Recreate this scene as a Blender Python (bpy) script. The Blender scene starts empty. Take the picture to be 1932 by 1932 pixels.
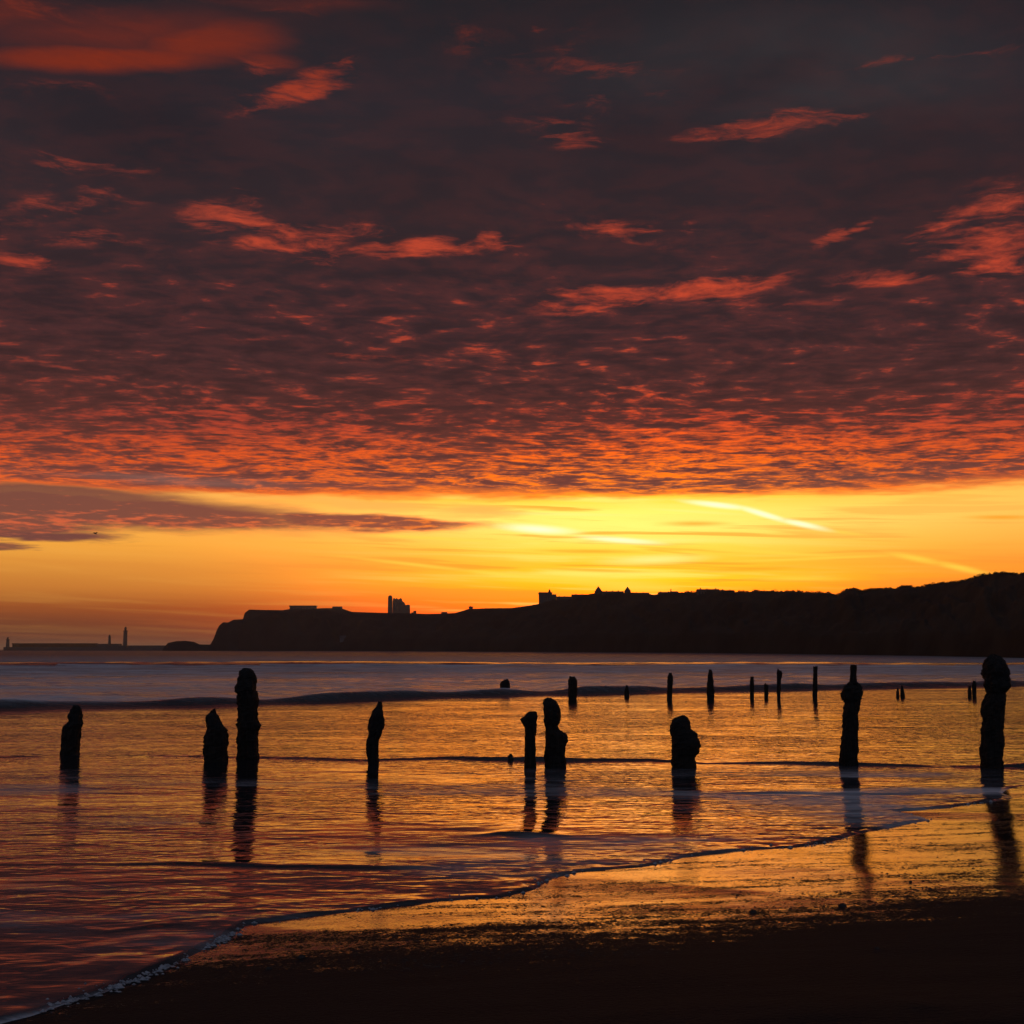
import bpy, math, random
import numpy as np
from mathutils import Vector

random.seed(7); rng = np.random.default_rng(7)
sc = bpy.context.scene
COL = sc.collection

# ------------------------------------------------------------------ camera
FL = 1.25                      # focal length in frame widths
CAM_Z = 1.60
HOR = 0.634                    # height of the horizon in the frame
PITCH = math.atan((HOR - 0.5) / FL)
cd = bpy.data.cameras.new('camera')
cd.sensor_width = 36; cd.lens = 36 * FL
cd.clip_start = 0.05; cd.clip_end = 30000
cam = bpy.data.objects.new('camera', cd); COL.objects.link(cam)
cam.location = (0, 0, CAM_Z)
cam.rotation_euler = (math.pi / 2 + PITCH, 0, 0)
sc.camera = cam

sc.view_settings.view_transform = 'Standard'
sc.view_settings.look = 'None'
sc.view_settings.exposure = 0
sc.view_settings.gamma = 1
sc.view_settings.use_curve_mapping = False
sc.render.engine = 'CYCLES'
sc.cycles.use_denoising = True
sc.cycles.max_bounces = 6
sc.cycles.volume_bounces = 0

def ray(u, v):
    X = (u - .5) / FL; Y = (.5 - v) / FL
    c, s = math.cos(PITCH), math.sin(PITCH)
    return X, c - Y * s, s + Y * c
def ground(u, v, z=0.0):
    x, y, zz = ray(u, v); t = (z - CAM_Z) / zz
    return x * t, y * t
def at(u, v, Y):
    x, y, z = ray(u, v); t = Y / y
    return x * t, CAM_Z + z * t
def azel(px, py):              # position on the 1932-pixel wide photograph -> azimuth, elevation in degrees
    x, y, z = ray(px / 1932, py / 1932)
    return math.degrees(math.atan2(x, y)), math.degrees(math.asin(z / math.sqrt(x*x + y*y + z*z)))
def el_v(v): return azel(966, v * 1932)[1]
def lin(c):
    return tuple(((x/255)/12.92 if x/255 <= .04045 else ((x/255+.055)/1.055)**2.4) for x in c)

# ------------------------------------------------------------------ node helper
class NT:
    def __init__(s, nt): s.nt = nt; s.L = nt.links
    def n(s, t, **k):
        o = s.nt.nodes.new(t)
        for a, b in k.items(): setattr(o, a, b)
        return o
    def put(s, sock, x):
        if isinstance(x, bpy.types.NodeSocket): s.L.new(x, sock)
        elif x is not None:
            if hasattr(sock.default_value, '__len__'):
                if not hasattr(x, '__len__'): x = (x,) * len(sock.default_value)
                x = tuple(x)
                if len(sock.default_value) == 4 and len(x) == 3: x = x + (1,)
            sock.default_value = x
    def m(s, op, a, b=None, c=None, clamp=False):
        o = s.n('ShaderNodeMath', operation=op, use_clamp=clamp)
        s.put(o.inputs[0], a); s.put(o.inputs[1], b)
        if c is not None: s.put(o.inputs[2], c)
        return o.outputs[0]
    def add(s, a, b): return s.m('ADD', a, b)
    def sub(s, a, b): return s.m('SUBTRACT', a, b)
    def mul(s, a, b): return s.m('MULTIPLY', a, b)
    def vm(s, op, a, b=None):
        o = s.n('ShaderNodeVectorMath', operation=op); s.put(o.inputs[0], a)
        if b is not None: s.put(o.inputs[1], b)
        return o.outputs[1] if op in ('LENGTH', 'DOT_PRODUCT') else o.outputs[0]
    def xyz(s, x, y, z=0.0):
        o = s.n('ShaderNodeCombineXYZ')
        for i, q in enumerate((x, y, z)): s.put(o.inputs[i], q)
        return o.outputs[0]
    def ss(s, x, a, b, lo=0.0, hi=1.0):     # smoothstep
        o = s.n('ShaderNodeMapRange', interpolation_type='SMOOTHSTEP')
        s.put(o.inputs[0], x); s.put(o.inputs[1], a); s.put(o.inputs[2], b); s.put(o.inputs[3], lo); s.put(o.inputs[4], hi)
        return o.outputs[0]
    def lr(s, x, a, b, lo=0.0, hi=1.0):
        o = s.n('ShaderNodeMapRange'); s.put(o.inputs[0], x)
        for i, q in enumerate((a, b, lo, hi)): s.put(o.inputs[i+1], q)
        return o.outputs[0]
    def mix(s, f, a, b, mode='MIX'):
        o = s.n('ShaderNodeMix', data_type='RGBA', blend_type=mode)
        s.put(o.inputs[0], f); s.put(o.inputs[6], a); s.put(o.inputs[7], b)
        return o.outputs[2]
    def noise(s, vec, scale, detail=3, rough=.5, dist=0.0, dim='3D'):
        o = s.n('ShaderNodeTexNoise', noise_dimensions=dim)
        s.put(o.inputs['Vector'], vec); o.inputs['Scale'].default_value = scale
        o.inputs['Detail'].default_value = detail; o.inputs['Roughness'].default_value = rough
        o.inputs['Distortion'].default_value = dist
        return o.outputs[0]
    def ramp(s, x, pts):                     # pts: (pos, linear colour)
        o = s.n('ShaderNodeValToRGB'); cr = o.color_ramp
        pts = sorted(pts)
        while len(cr.elements) < len(pts): cr.elements.new(.5)
        for e, (p, c) in zip(cr.elements, pts): e.position = p
        for e, (p, c) in zip(cr.elements, pts): e.color = tuple(c) + (1,)
        s.put(o.inputs[0], x); return o.outputs[0]
    def ell(s, P2, cx, cy, rx, ry, rot, a, soft=0.0):    # soft elliptical patch
        mp = s.n('ShaderNodeMapping', vector_type='TEXTURE')
        s.put(mp.inputs[0], P2); mp.inputs[1].default_value = (cx, cy, 0)
        mp.inputs[2].default_value = (0, 0, math.radians(rot)); mp.inputs[3].default_value = (rx, ry, 1)
        return s.ss(s.vm('LENGTH', mp.outputs[0]), soft, 1.0, a, 0.0)

# ------------------------------------------------------------------ sky
SUN_AZ, SUN_EL = azel(1180, 1150)
w = bpy.data.worlds.new('World'); sc.world = w; w.use_nodes = True
w.node_tree.nodes.clear(); T = NT(w.node_tree)
tc = T.n('ShaderNodeTexCoord')
D = T.vm('NORMALIZE', tc.outputs['Generated'])
sp = T.n('ShaderNodeSeparateXYZ'); T.put(sp.inputs[0], D)
dx, dy, dz = sp.outputs
az = T.mul(T.m('ARCTAN2', dx, dy), 57.29578)
el = T.mul(T.m('ARCSINE', dz), 57.29578)
el = T.m('MAXIMUM', el, 0.0)
AE = T.xyz(az, el)
elr = T.m('DIVIDE', el, 32.0, clamp=True)
def vr(pts): return [(el_v(v) / 32.0, tuple(k * x for x in lin(c))) for v, k, c in pts]

azs = T.sub(az, SUN_AZ)
glow = T.m('EXPONENT', T.mul(T.mul(azs, azs), -1 / 10.5**2))
right = T.ss(az, -16.0, 16.0)
cL = T.ramp(elr, vr([(.634,1,(62,42,38)),(.622,1,(84,50,38)),(.608,1,(112,60,38)),(.595,1,(158,82,38)),(.578,1,(205,126,50)),(.555,1,(220,148,58)),(.535,1,(232,166,64)),(.48,1,(236,172,80))]))
cR = T.ramp(elr, vr([(.634,1,(120,60,36)),(.600,1,(205,105,38)),(.578,1,(240,138,36)),(.560,1,(236,150,46)),(.540,1,(236,166,62)),(.51,1,(246,190,84)),(.48,1,(250,196,90))]))
cS = T.ramp(elr, vr([(.634,1,(190,80,20)),(.600,1,(245,120,12)),(.584,1,(255,158,8)),(.573,1.1,(255,190,16)),(.565,1.15,(255,205,30)),(.552,1.1,(255,196,42)),(.535,1.15,(255,214,72)),(.515,1.25,(255,228,110)),(.500,1.25,(255,226,100)),(.488,1.2,(255,206,56))]))
clear = T.vm('MULTIPLY', T.mix(right, cL, cR), T.mix(T.ss(el, 1.5, 5.0), (.80,.86,.95), (1.12,1.04,1)))
clear = T.mix(glow, clear, T.vm('MULTIPLY', cS, (2.5, 1.03, 1.05)))   # brighter in red than the picture can hold
# thin cirrus streaks in the clear band
st = T.noise(T.xyz(T.mul(az, .085), T.mul(T.add(el, T.mul(az, .03)), 2.3)), 1.0, 4, .55, .4)
streak = T.ss(st, .50, .68)
clear = T.mix(T.mul(streak, T.lr(glow, 0, 1, .12, .80)), clear, T.mix(glow, lin((246,180,80)), tuple(1.15*x for x in lin((255,232,110)))))
stD = T.ss(st, .48, .36)
clear = T.mix(T.mul(stD, T.lr(glow, 0, 1, .12, .75)), clear, T.mix(glow, lin((205,120,50)), lin((252,158,36))))
# wisps: chains of thin soft ellipses, gathered by colour
stw = T.lr(st, .3, .6, .72, 1.0)
def wisps(col, *chains):
    global clear
    acc = None
    for pts, ry, a in chains:
        for (x0, y0), (x1, y1) in zip(pts, pts[1:]):
            a0 = azel(x0, y0); a1 = azel(x1, y1)
            L = math.hypot(a1[0]-a0[0], a1[1]-a0[1])
            e = T.ell(AE, (a0[0]+a1[0])/2, (a0[1]+a1[1])/2, L*(1.05 if len(pts) > 2 else .70), ry, math.degrees(math.atan2(a1[1]-a0[1], a1[0]-a0[0])), a)
            acc = e if acc is None else T.m('MAXIMUM', acc, e)
    clear = T.mix(T.m('MULTIPLY', acc, stw, clamp=True), clear, col)
wisps(lin((252,158,32)), ([(1010,1039),(1220,1041)], .15, .75), ([(1290,1078),(1520,1070)], .17, .6), ([(1020,1072),(1230,1080)], .12, .6), ([(1240,988),(1380,988)], .20, .75), ([(1820,976),(1960,976)], .15, .85))
wisps(tuple(1.08*x for x in lin((255,216,74))), ([(640,1006),(960,1022)], .13, .6), ([(1280,1032),(1600,1050)], .12, .6), ([(1340,1061),(1700,1047)], .11, .6), ([(700,1056),(880,1076),(1010,1090)], .14, .8),
      ([(930,1087),(1240,1100)], .26, .8), ([(1100,1103),(1290,1108)], .45, .8), ([(1690,1046),(1770,1062),(1850,1080)], .22, .75), ([(1400,1091),(1600,1093)], .17, .6), ([(1500,990),(1640,1012)], .14, .5))
wisps(tuple(1.12*x for x in lin((255,238,140))), ([(1040,1018),(1330,1022)], .24, .7), ([(1130,1060),(1340,1052)], .33, .85), ([(860,966),(1200,972)], .12, .5), ([(1200,958),(1420,972)], .10, .4))
wisps(tuple(1.3*x for x in lin((255,244,200))), ([(1310,948),(1400,958),(1480,982),(1550,997)], .20, 1.0), ([(940,993),(1090,1004)], .30, .9), ([(1090,1012),(1250,1026)], .20, .85))

# ---- the cloud deck, laid out on a plane overhead so that it converges to the horizon
inv = T.m('DIVIDE', 1.0, T.add(T.m('MAXIMUM', dz, 0.0), .035))
P = T.xyz(T.mul(dx, inv), T.mul(dy, inv), 0.0)
warp = T.n('ShaderNodeTexNoise'); T.put(warp.inputs['Vector'], P); warp.inputs['Scale'].default_value = 1.3; warp.inputs['Detail'].default_value = 2
Pw = T.vm('ADD', P, T.vm('MULTIPLY', T.vm('SUBTRACT', warp.outputs[1], (.5,.5,.5)), (.25,.25,0)))
n_f = T.noise(T.vm('MULTIPLY', Pw, (1.0, 1.15, 1)), 7.5, 4, .6, .25)       # puffs
n_f2 = T.noise(T.vm('MULTIPLY', Pw, (.85, 1.1, 1)), 6.5, 4, .66, .3)
n_f = T.add(T.mul(n_f, T.ss(el, 7.5, 11.5)), T.mul(n_f2, T.ss(el, 11.5, 7.5)))
n_s = T.noise(T.vm('MULTIPLY', Pw, (.75, 1.0, 1)), 24.0, 3, .6)             # fine mottling
n_l = T.noise(T.vm('ADD', P, (3.1, 7.7, 0)), 1.15, 5, .55)                   # broad swells
# broad hand-placed lit areas of the deck (px, py, rx px, ry px, tilt, amount)
acc = None
PX = math.degrees(1/1932/FL)
warp2 = T.n('ShaderNodeTexNoise'); T.put(warp2.inputs['Vector'], T.vm('MULTIPLY', AE, (.22, .8, 1))); warp2.inputs['Scale'].default_value = 1.0; warp2.inputs['Detail'].default_value = 4
AEw = T.vm('ADD', AE, T.vm('MULTIPLY', T.vm('SUBTRACT', warp2.outputs[1], (.5,.5,.5)), (3.4, 1.5, 0)))
lit = [(30,15,200,30,2,.45),(520,10,200,16,4,.45),(130,172,150,10,2,.4),
 (560,172,110,15,14,1.25),(620,140,50,20,25,1.05),(480,150,60,30,20,.6),(900,80,160,30,-12,.35),
 (1150,120,110,22,-8,.55),(1080,95,60,35,30,.4),(1440,236,130,15,4,1.25),(1560,222,60,7,6,.9),
 (1085,258,50,18,4,.75),(1080,210,120,22,12,.45),(1260,180,60,16,-10,.4),(1720,110,200,12,-4,.45),
 (430,405,70,28,12,1.1),(540,452,95,22,4,1.2),(430,440,60,18,20,.6),(610,491,70,9,3,1.0),
 (820,470,120,15,4,1.3),(895,458,40,10,20,1.1),(700,430,70,12,-6,.7),(170,460,100,14,5,.85),(0,487,80,12,-4,1.1),(120,385,130,28,12,.55),
 (130,305,90,14,6,.6),(230,320,80,20,0,.35),(1160,440,90,14,-8,.7),(1290,430,40,12,0,.7),(1560,450,24,16,30,.8),(1600,425,30,8,20,.6),
 (1830,450,95,44,-8,1.0),(1900,480,90,24,6,1.25),(1880,400,70,40,30,.8),(1760,435,50,30,40,.7),(1350,545,110,13,2,1.25),(1130,565,110,20,6,.95),(1420,570,120,10,-4,.6),
 (1680,525,90,9,-3,.75),(480,632,60,12,0,.45),(700,672,110,8,0,.6),]
for px, py, rx, ry, rt, a in lit:
    c = azel(px, py)
    e = T.ell(AEw, c[0], c[1], rx*PX*2.0, ry*PX*2.4, rt, a, .0)
    acc = e if acc is None else T.m('MAXIMUM', acc, e)
S = acc
# general coverage grows towards the bright edge of the deck
cov = T.ramp(elr, [(el_v(v)/32.0, (k,k,k)) for v, k in [(.52,.62),(.486,.62),(.475,.56),(.455,.66),(.43,.61),(.405,.48),(.38,.37),(.34,.29),(.28,.21),(.20,.11),(.12,.06),(.0,.03)]])
cs = T.n('ShaderNodeSeparateColor'); T.put(cs.inputs[0], cov); cov = cs.outputs[0]
cov = T.add(cov, T.mul(T.sub(n_l, .5), .55))
tex = T.add(T.mul(n_f, .72), T.mul(n_s, .28))
thr = T.sub(.73, T.mul(cov, .40))
f_gen = T.mul(T.ss(T.sub(tex, thr), -.05, .13), T.lr(n_s, .3, .68, .62, 1.12))
fib = T.noise(T.vm('MULTIPLY', AEw, (.28, 1.5, 1)), 1.0, 7, .70, .25)        # fibres of the high cloud
f_pat = T.ss(T.add(T.mul(S, .52), T.add(T.mul(T.sub(tex, .5), 1.3), T.mul(T.sub(fib, .5), 2.2))), .12, 1.0)
f_pat = T.mul(f_pat, T.ss(S, 0.05, .6))
hl = T.m('MAXIMUM', f_gen, T.mul(f_pat, T.lr(fib, .3, .65, .75, 1.15)), clamp=True)
base = T.ramp(elr, vr([(.52,1,(140,72,58)),(.486,1,(142,76,62)),(.465,1,(116,64,56)),(.44,1,(98,54,48)),(.41,1,(80,46,43)),(.38,1,(68,42,42)),(.33,1,(57,39,42)),(.27,1,(51,38,42)),(.18,1,(47,38,43)),(.10,1,(42,37,43)),(.0,1,(35,33,38))]))
hiC = T.ramp(elr, vr([(.52,1,(255,130,50)),(.486,1.28,(255,128,26)),(.465,1.32,(255,118,16)),(.44,1.22,(252,100,22)),(.41,1.05,(232,78,36)),(.37,1,(205,76,46)),(.30,1,(200,72,46)),(.22,1,(190,70,46)),(.12,1,(165,62,42)),(.04,1,(140,50,32)),(.0,1,(120,44,32))]))
hiL = T.ramp(elr, vr([(.52,1,(225,90,60)),(.486,1,(238,104,42)),(.455,1.05,(226,86,32)),(.42,1,(180,66,46)),(.37,1,(160,62,46)),(.30,1,(188,68,46)),(.22,1,(176,68,48)),(.12,1,(160,60,42)),(.04,1,(134,48,30)),(.0,1,(110,42,30))]))
gl2 = T.m('EXPONENT', T.mul(T.mul(azs, azs), -1 / 11.0**2))
e_n = T.noise(T.xyz(T.mul(az, .22), T.mul(el, 1.6)), 1.0, 4, .55)
edge = T.add(T.lr(az, -22, -4, el_v(.488), el_v(.487)), T.lr(az, 12, 22, 0.0, .12))
elw = T.add(el, T.mul(T.sub(e_n, .5), 1.15))
elw_, edge_ = elw, edge
hi = T.mix(gl2, hiL, hiC)
AEs = T.vm('ADD', AE, T.vm('MULTIPLY', T.vm('SUBTRACT', warp2.outputs[1], (.5,.5,.5)), (3.0, .55, 0)))
veil = None
for px, py, rx, ry, rt, a, so_ in [(200,112,300,30,7,1.0,.35),(400,78,190,48,10,.95,.2),(230,62,380,60,8,.55,.0),(-40,20,260,50,3,.5,0),(500,110,90,26,-8,.45,0),(560,8,260,22,3,.3,0)]:
    c = azel(px, py); e = T.ell(AEs, c[0], c[1], rx*PX, ry*PX, rt, a, so_)
    veil = e if veil is None else T.m('MAXIMUM', veil, e)
gray = T.ell(AE, *azel(1500, 160), 13.0, 4.2, -6, .75)        # the greyer part of the deck
base = T.mix(T.mul(gray, T.ss(n_l, .30, .62)), base, lin((58,57,60)))
gray2 = T.ell(AE, *azel(300, 250), 8.0, 3.0, 0, .7)
base = T.mix(gray2, base, lin((36,32,38)))
base = T.vm('MULTIPLY', base, T.vm('ADD', (0,0,0), T.xyz(*[T.lr(T.mix(T.ss(el, 12, 20), n_f, T.add(T.mul(n_l, .6), .2)), .3, .7, .80, 1.22)]*3)))
mid = T.mix(T.mul(T.ss(tex, .40, .62), T.lr(cov, .05, .6, .06, .30)), base, T.mix(.5, base, hi))
deckC = T.mix(hl, mid, hi)
rim = T.mul(T.ss(T.sub(elw_, edge_), .55, .12), .75)
deckC = T.mix(rim, deckC, T.vm('MULTIPLY', hi, (1.1, 1.15, 1)))
deckC = T.mix(T.mul(veil, T.lr(fib, .3, .65, .6, 1.0)), deckC, lin((124,44,28)))
# lower edge of the deck and the long tongues of cloud beneath it
dm = T.ss(T.sub(elw, edge), -.22, .28)
def low(px, py, rx, ry, rt, a=1.0, soft=.45):
    c = azel(px, py)
    AEl = T.xyz(T.add(az, T.mul(T.sub(n_f, .5), 2.0)), T.add(el, T.mul(T.sub(e_n, .5), .8)))
    return T.ell(AEl, c[0], c[1], rx*PX, ry*PX, rt, a, soft)
tong = T.m('MAXIMUM', low(190, 962, 600, 42, -2.0), low(690, 984, 300, 22, -2.0))
tong = T.m('MAXIMUM', tong, T.m('MAXIMUM', low(-60, 985, 340, 34, 0), low(60, 935, 400, 26, 0, .95)))
greyst = low(330, 905, 330, 11, -1, .55, 0)
tong2 = T.m('MAXIMUM', low(80, 1013, 185, 13, 0), low(-20, 1030, 90, 9, 0, .9))
slit = T.m('MAXIMUM', low(470, 938, 190, 8, 0, .9, .0), T.m('MAXIMUM', low(700, 952, 190, 12, -2.5, .95, .2), low(900, 964, 120, 16, 0, .9, .2)))
tfine = T.noise(T.xyz(T.mul(az, .9), T.mul(el, 6.0)), 1.0, 4, .6)
tC = T.mix(T.ss(T.add(tfine, T.lr(el, el_v(.512), el_v(.50), .10, -.05)), .54, .76), lin((112,66,60)), T.mix(gl2, lin((206,92,60)), lin((255,140,30))))
t2C = T.mix(T.ss(tfine, .5, .7), lin((96,58,60)), lin((150,80,64)))
skyc = T.mix(dm, clear, deckC)
band = T.ell(AE, *azel(1560, 908), 17, .70, 1, .9); skyc = T.mix(T.mul(band, T.mul(dm, T.ss(n_f, .62, .40))), skyc, lin((112,68,58)))
skyc = T.mix(greyst, skyc, lin((132,100,92)))
skyc = T.mix(tong, skyc, tC)
skyc = T.mix(tong2, skyc, t2C)
skyc = T.mix(slit, skyc, lin((255,184,84)))
# opposite half of the sky: plain slate-blue dusk overcast
back = T.ss(dy, .25, -.55)
up = T.ss(el, 28.0, 60.0)
slate = T.mix(T.lr(n_l, .3, .7), lin((72,78,94)), lin((96,103,122)))
skyc = T.mix(T.m('MAXIMUM', back, T.mul(up, .75)), skyc, slate)
ns = T.n('ShaderNodeTexSky', sky_type='NISHITA'); ns.sun_disc = False
ns.sun_elevation = math.radians(1.2); ns.sun_rotation = math.radians(SUN_AZ)
bgA = T.n('ShaderNodeBackground'); T.put(bgA.inputs[0], skyc); bgA.inputs[1].default_value = 1.0
bgB = T.n('ShaderNodeBackground'); T.put(bgB.inputs[0], T.vm('MULTIPLY', ns.outputs[0], (.30,.14,.06))); T.put(bgB.inputs[1], T.mul(T.sub(1.0, dm), .05))
ad = T.n('ShaderNodeAddShader'); T.L.new(bgA.outputs[0], ad.inputs[0]); T.L.new(bgB.outputs[0], ad.inputs[1])
wo = T.n('ShaderNodeOutputWorld'); T.L.new(ad.outputs[0], wo.inputs[0])
w.cycles.sampling_method = 'MANUAL'; w.cycles.sample_map_resolution = 512

sl = bpy.data.lights.new('sun', 'SUN'); sl.energy = .5; sl.angle = math.radians(.5); sl.color = (1, .55, .25)
so = bpy.data.objects.new('sun', sl); COL.objects.link(so)
a_, e_ = math.radians(SUN_AZ), math.radians(1.2)
so.rotation_euler = Vector((-math.sin(a_)*math.cos(e_), -math.cos(a_)*math.cos(e_), -math.sin(e_))).to_track_quat('-Z', 'Y').to_euler()

# ------------------------------------------------------------------ helpers for objects
def tag(o, label=None, cat=None, group=None, kind=None):
    if label: o['label'] = label
    if cat: o['category'] = cat
    if group: o['group'] = group
    if kind: o['kind'] = kind
    return o
def mobj(name, verts, faces, m, parent=None, smooth=False):
    me = bpy.data.meshes.new(name)
    if isinstance(verts, np.ndarray):
        nv, nf = len(verts), len(faces); k = faces.shape[1]
        me.vertices.add(nv); me.vertices.foreach_set('co', verts.astype(np.float32).ravel())
        me.loops.add(nf*k); me.loops.foreach_set('vertex_index', faces.astype(np.int32).ravel())
        me.polygons.add(nf); me.polygons.foreach_set('loop_start', np.arange(0, nf*k, k, dtype=np.int32))
        me.update(calc_edges=True)
    else:
        me.from_pydata(verts, [], faces)
    me.validate()
    if smooth: me.polygons.foreach_set('use_smooth', [True]*len(me.polygons))
    me.materials.append(m)
    o = bpy.data.objects.new(name, me); COL.objects.link(o); o.parent = parent
    return o
def empty(name, loc, **k):
    o = bpy.data.objects.new(name, None); COL.objects.link(o); o.location = loc; return tag(o, **k)
def grid_faces(nr, nc):
    i = np.arange(nr-1)[:, None]*nc + np.arange(nc-1)[None]
    return np.stack([i, i+1, i+nc+1, i+nc], -1).reshape(-1, 4)
_P = rng.permutation(512); _P = np.concatenate([_P, _P]); _G = rng.random(1024)
def vnoise(x, y, seed=0):
    x = np.asarray(x, float) + seed*17.3; y = np.asarray(y, float) + seed*9.1
    xi = np.floor(x).astype(int); yi = np.floor(y).astype(int); fx = x-xi; fy = y-yi
    fx = fx*fx*(3-2*fx); fy = fy*fy*(3-2*fy)
    h = lambda a, b: _G[_P[(_P[a & 511] + b) & 511]]
    return ((h(xi,yi)*(1-fx)+h(xi+1,yi)*fx)*(1-fy) + (h(xi,yi+1)*(1-fx)+h(xi+1,yi+1)*fx)*fy)*2-1
def fbm(x, y, o=4, seed=0):
    s = 0; a = 1; t = 0
    for k in range(o): s = s + a*vnoise(x*2**k, y*2**k, seed+k); t += a; a *= .5
    return s/t
def sstep(x, a, b):
    t = np.clip((x-a)/(b-a), 0, 1); return t*t*(3-2*t)
def mat(name, rough=.8, col=(.1,.1,.1), spec=.5):
    m = bpy.data.materials.new(name); m.use_nodes = True
    t = NT(m.node_tree); b = m.node_tree.nodes['Principled BSDF']
    b.inputs['Base Color'].default_value = (*col, 1); b.inputs['Roughness'].default_value = rough
    b.inputs['Specular IOR Level'].default_value = spec
    return m, t, b
def mat_rough(name, c1, c2, scale, rough=.9, bump=.3, stretch=(1,1,1), spec=.3, dist=.02):
    m, t, b = mat(name, rough, c1, spec)
    g = t.n('ShaderNodeTexCoord').outputs['Object']
    g = t.vm('MULTIPLY', g, stretch)
    n = t.noise(g, scale, 5, .6)
    t.put(b.inputs['Base Color'], t.mix(t.ss(n, .35, .65), c1, c2))
    bp = t.n('ShaderNodeBump'); bp.inputs['Strength'].default_value = bump; bp.inputs['Distance'].default_value = dist
    t.put(bp.inputs['Height'], n); t.L.new(bp.outputs[0], b.inputs['Normal'])
    return m

# ------------------------------------------------------------------ shoreline
SH = [(-900,2600),(-300,2060),(0,1932),(60,1917),(130,1892),(200,1872),(260,1848),(330,1818),(400,1785),(440,1762),(470,1744),(600,1727),(700,1716),
      (830,1700),(950,1693),(1010,1678),(1050,1655),(1100,1645),(1220,1635),(1300,1617),(1400,1605),(1500,1599),(1560,1590),(1610,1575),(1650,1566),(1752,1548),
      (1740,1541),(1690,1531),(1780,1524),(1850,1516),(1915,1506),(1890,1496),(1900,1489),(1960,1479),(2200,1452),(2700,1425),(3600,1400)]
shore = np.array([ground(x/1932, y/1932) for x, y in SH])
# densify and roughen
def densify(p, step=.07, amp=.035):
    out = []
    for a, b in zip(p[:-1], p[1:]):
        n = max(1, min(34, int(np.linalg.norm(b-a)/step)))
        for k in range(n): out.append(a + (b-a)*k/n)
    out.append(p[-1]); out = np.array(out)
    out[:,1] += amp*fbm(out[:,0]*2.6, out[:,1]*2.6, 4, 5)*np.clip(out[:,1]/8, .5, 3)
    return out
shore_d = densify(shore)
def sdist(x, y):
    """signed distance to the shoreline: positive on the sand side"""
    x = x.ravel(); y = y.ravel(); best = np.full(x.shape, 1e9); sg = np.ones(x.shape)
    a = shore_d[:-1]; b = shore_d[1:]
    for p, q in zip(a, b):
        d = q-p; L = d@d
        if L < 1e-9: continue
        t = np.clip(((x-p[0])*d[0] + (y-p[1])*d[1])/L, 0, 1)
        ex = x-p[0]-t*d[0]; ey = y-p[1]-t*d[1]
        dd = ex*ex+ey*ey
        k = dd < best - 1e-12; best = np.where(k, dd, best)
        cr = d[0]*(y-p[1]) - d[1]*(x-p[0])
        # at shared vertices use the perpendicular test of the nearer segment
        sg = np.where(k, np.where(cr > 0, -1.0, 1.0), sg)
    return np.sqrt(best)*sg
def polar_rows(y0, y1, ratio):
    n = int(math.log(y1/y0)/math.log(1+ratio)); return y0*(y1/y0)**(np.arange(n+1)/n)

# ------------------------------------------------------------------ water
def line_world(pts): return np.array(sorted([ground(x/1932, y/1932) for x, y in pts]))
W1 = line_world([(-600,1352),(0,1338),(480,1330),(760,1318),(966,1313),(1250,1307),(1600,1300),(1932,1294),(2500,1286)])
W2 = line_world([(-500,1428),(0,1429),(250,1426),(480,1430),(690,1436),(850,1431),(960,1434),(1060,1436),(1230,1436),(1330,1442),(1480,1441),(1650,1446),(1932,1449),(2500,1456)])
W3 = line_world([(-200,1628),(120,1633),(330,1632),(520,1637),(700,1640),(900,1640),(1100,1640)])
W4 = line_world([(200,1760),(330,1747),(400,1742),(470,1746)])
W5 = line_world([(900,1576),(940,1574),(1000,1577),(1060,1578)])
W7 = line_world([(1150,1500),(1450,1497),(1700,1500),(1932,1492)])
W6 = line_world([(-900,1257),(0,1257),(966,1256.5),(1932,1256),(2800,1255.5)])
rows = np.concatenate([polar_rows(2.6, 62, .0027), polar_rows(62, 3200, .012)[1:], [9000., 22000.]])
nc = 760
cx = np.linspace(-1, 1, nc); cx = np.sign(cx)*(np.abs(cx)*.62 + .9*np.abs(cx)**5)
X = rows[:, None]*cx[None]; Y = np.repeat(rows[:, None], nc, 1)
def front(L, wig=.12, sc=.9, seed=1):
    return np.interp(X, L[:,0], L[:,1]) + wig*fbm(X*sc, X*0+seed*3.3, 4, seed)
def bore(L, H, wf, wb, wig, sc, seed, x0=None, x1=None, soft=1.0):
    f = front(L, wig, sc, seed); d = Y - f
    h = sstep(d, -wf, wf)*np.exp(-np.clip(d-wf, 0, None)/wb)
    if x0 is not None: h = h*sstep(X, x0-soft, x0+soft)*(1-sstep(X, x1-soft, x1+soft))
    h = h*np.clip(.72+.9*fbm(X*sc*.8, X*0, 3, seed+40), .05, 1.2) if seed != 1 else h*(.85+.35*vnoise(X*sc*1.7, X*0, seed+40))
    return H*h, d
Z = np.zeros_like(X)
near = np.clip(1-Y/70, 0, 1)
Z += .010*fbm(X*.35, Y*.9, 3, 11)*near
Z += .006*fbm(X*1.2, Y*3.0, 3, 21)*near*near
h, d1 = bore(W1, .26, .55, 22, .22, .35, 1); Z += h
h, d2 = bore(W2, .050, .10, 1.3, .16, .9, 2); Z += h*(.35+.65*sstep(X, -5, 0))
h, _ = bore(W3, .028, .05, .5, .10, 1.2, 3, W3[1,0], W3[4,0], 1.0); Z += h
h, _ = bore(W4, .022, .05, .4, .08, 1.6, 4, W4[0,0], W4[-1,0], .4); Z += h
h, _ = bore(W5, .030, .06, .35, .06, 1.6, 5, W5[0,0]+.1, W5[-1,0]-.1, .25); Z += h
h, _ = bore(W7, .012, .07, .8, .14, 1.0, 9, W7[0,0], W7[-1,0], 1.5); Z += h
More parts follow.
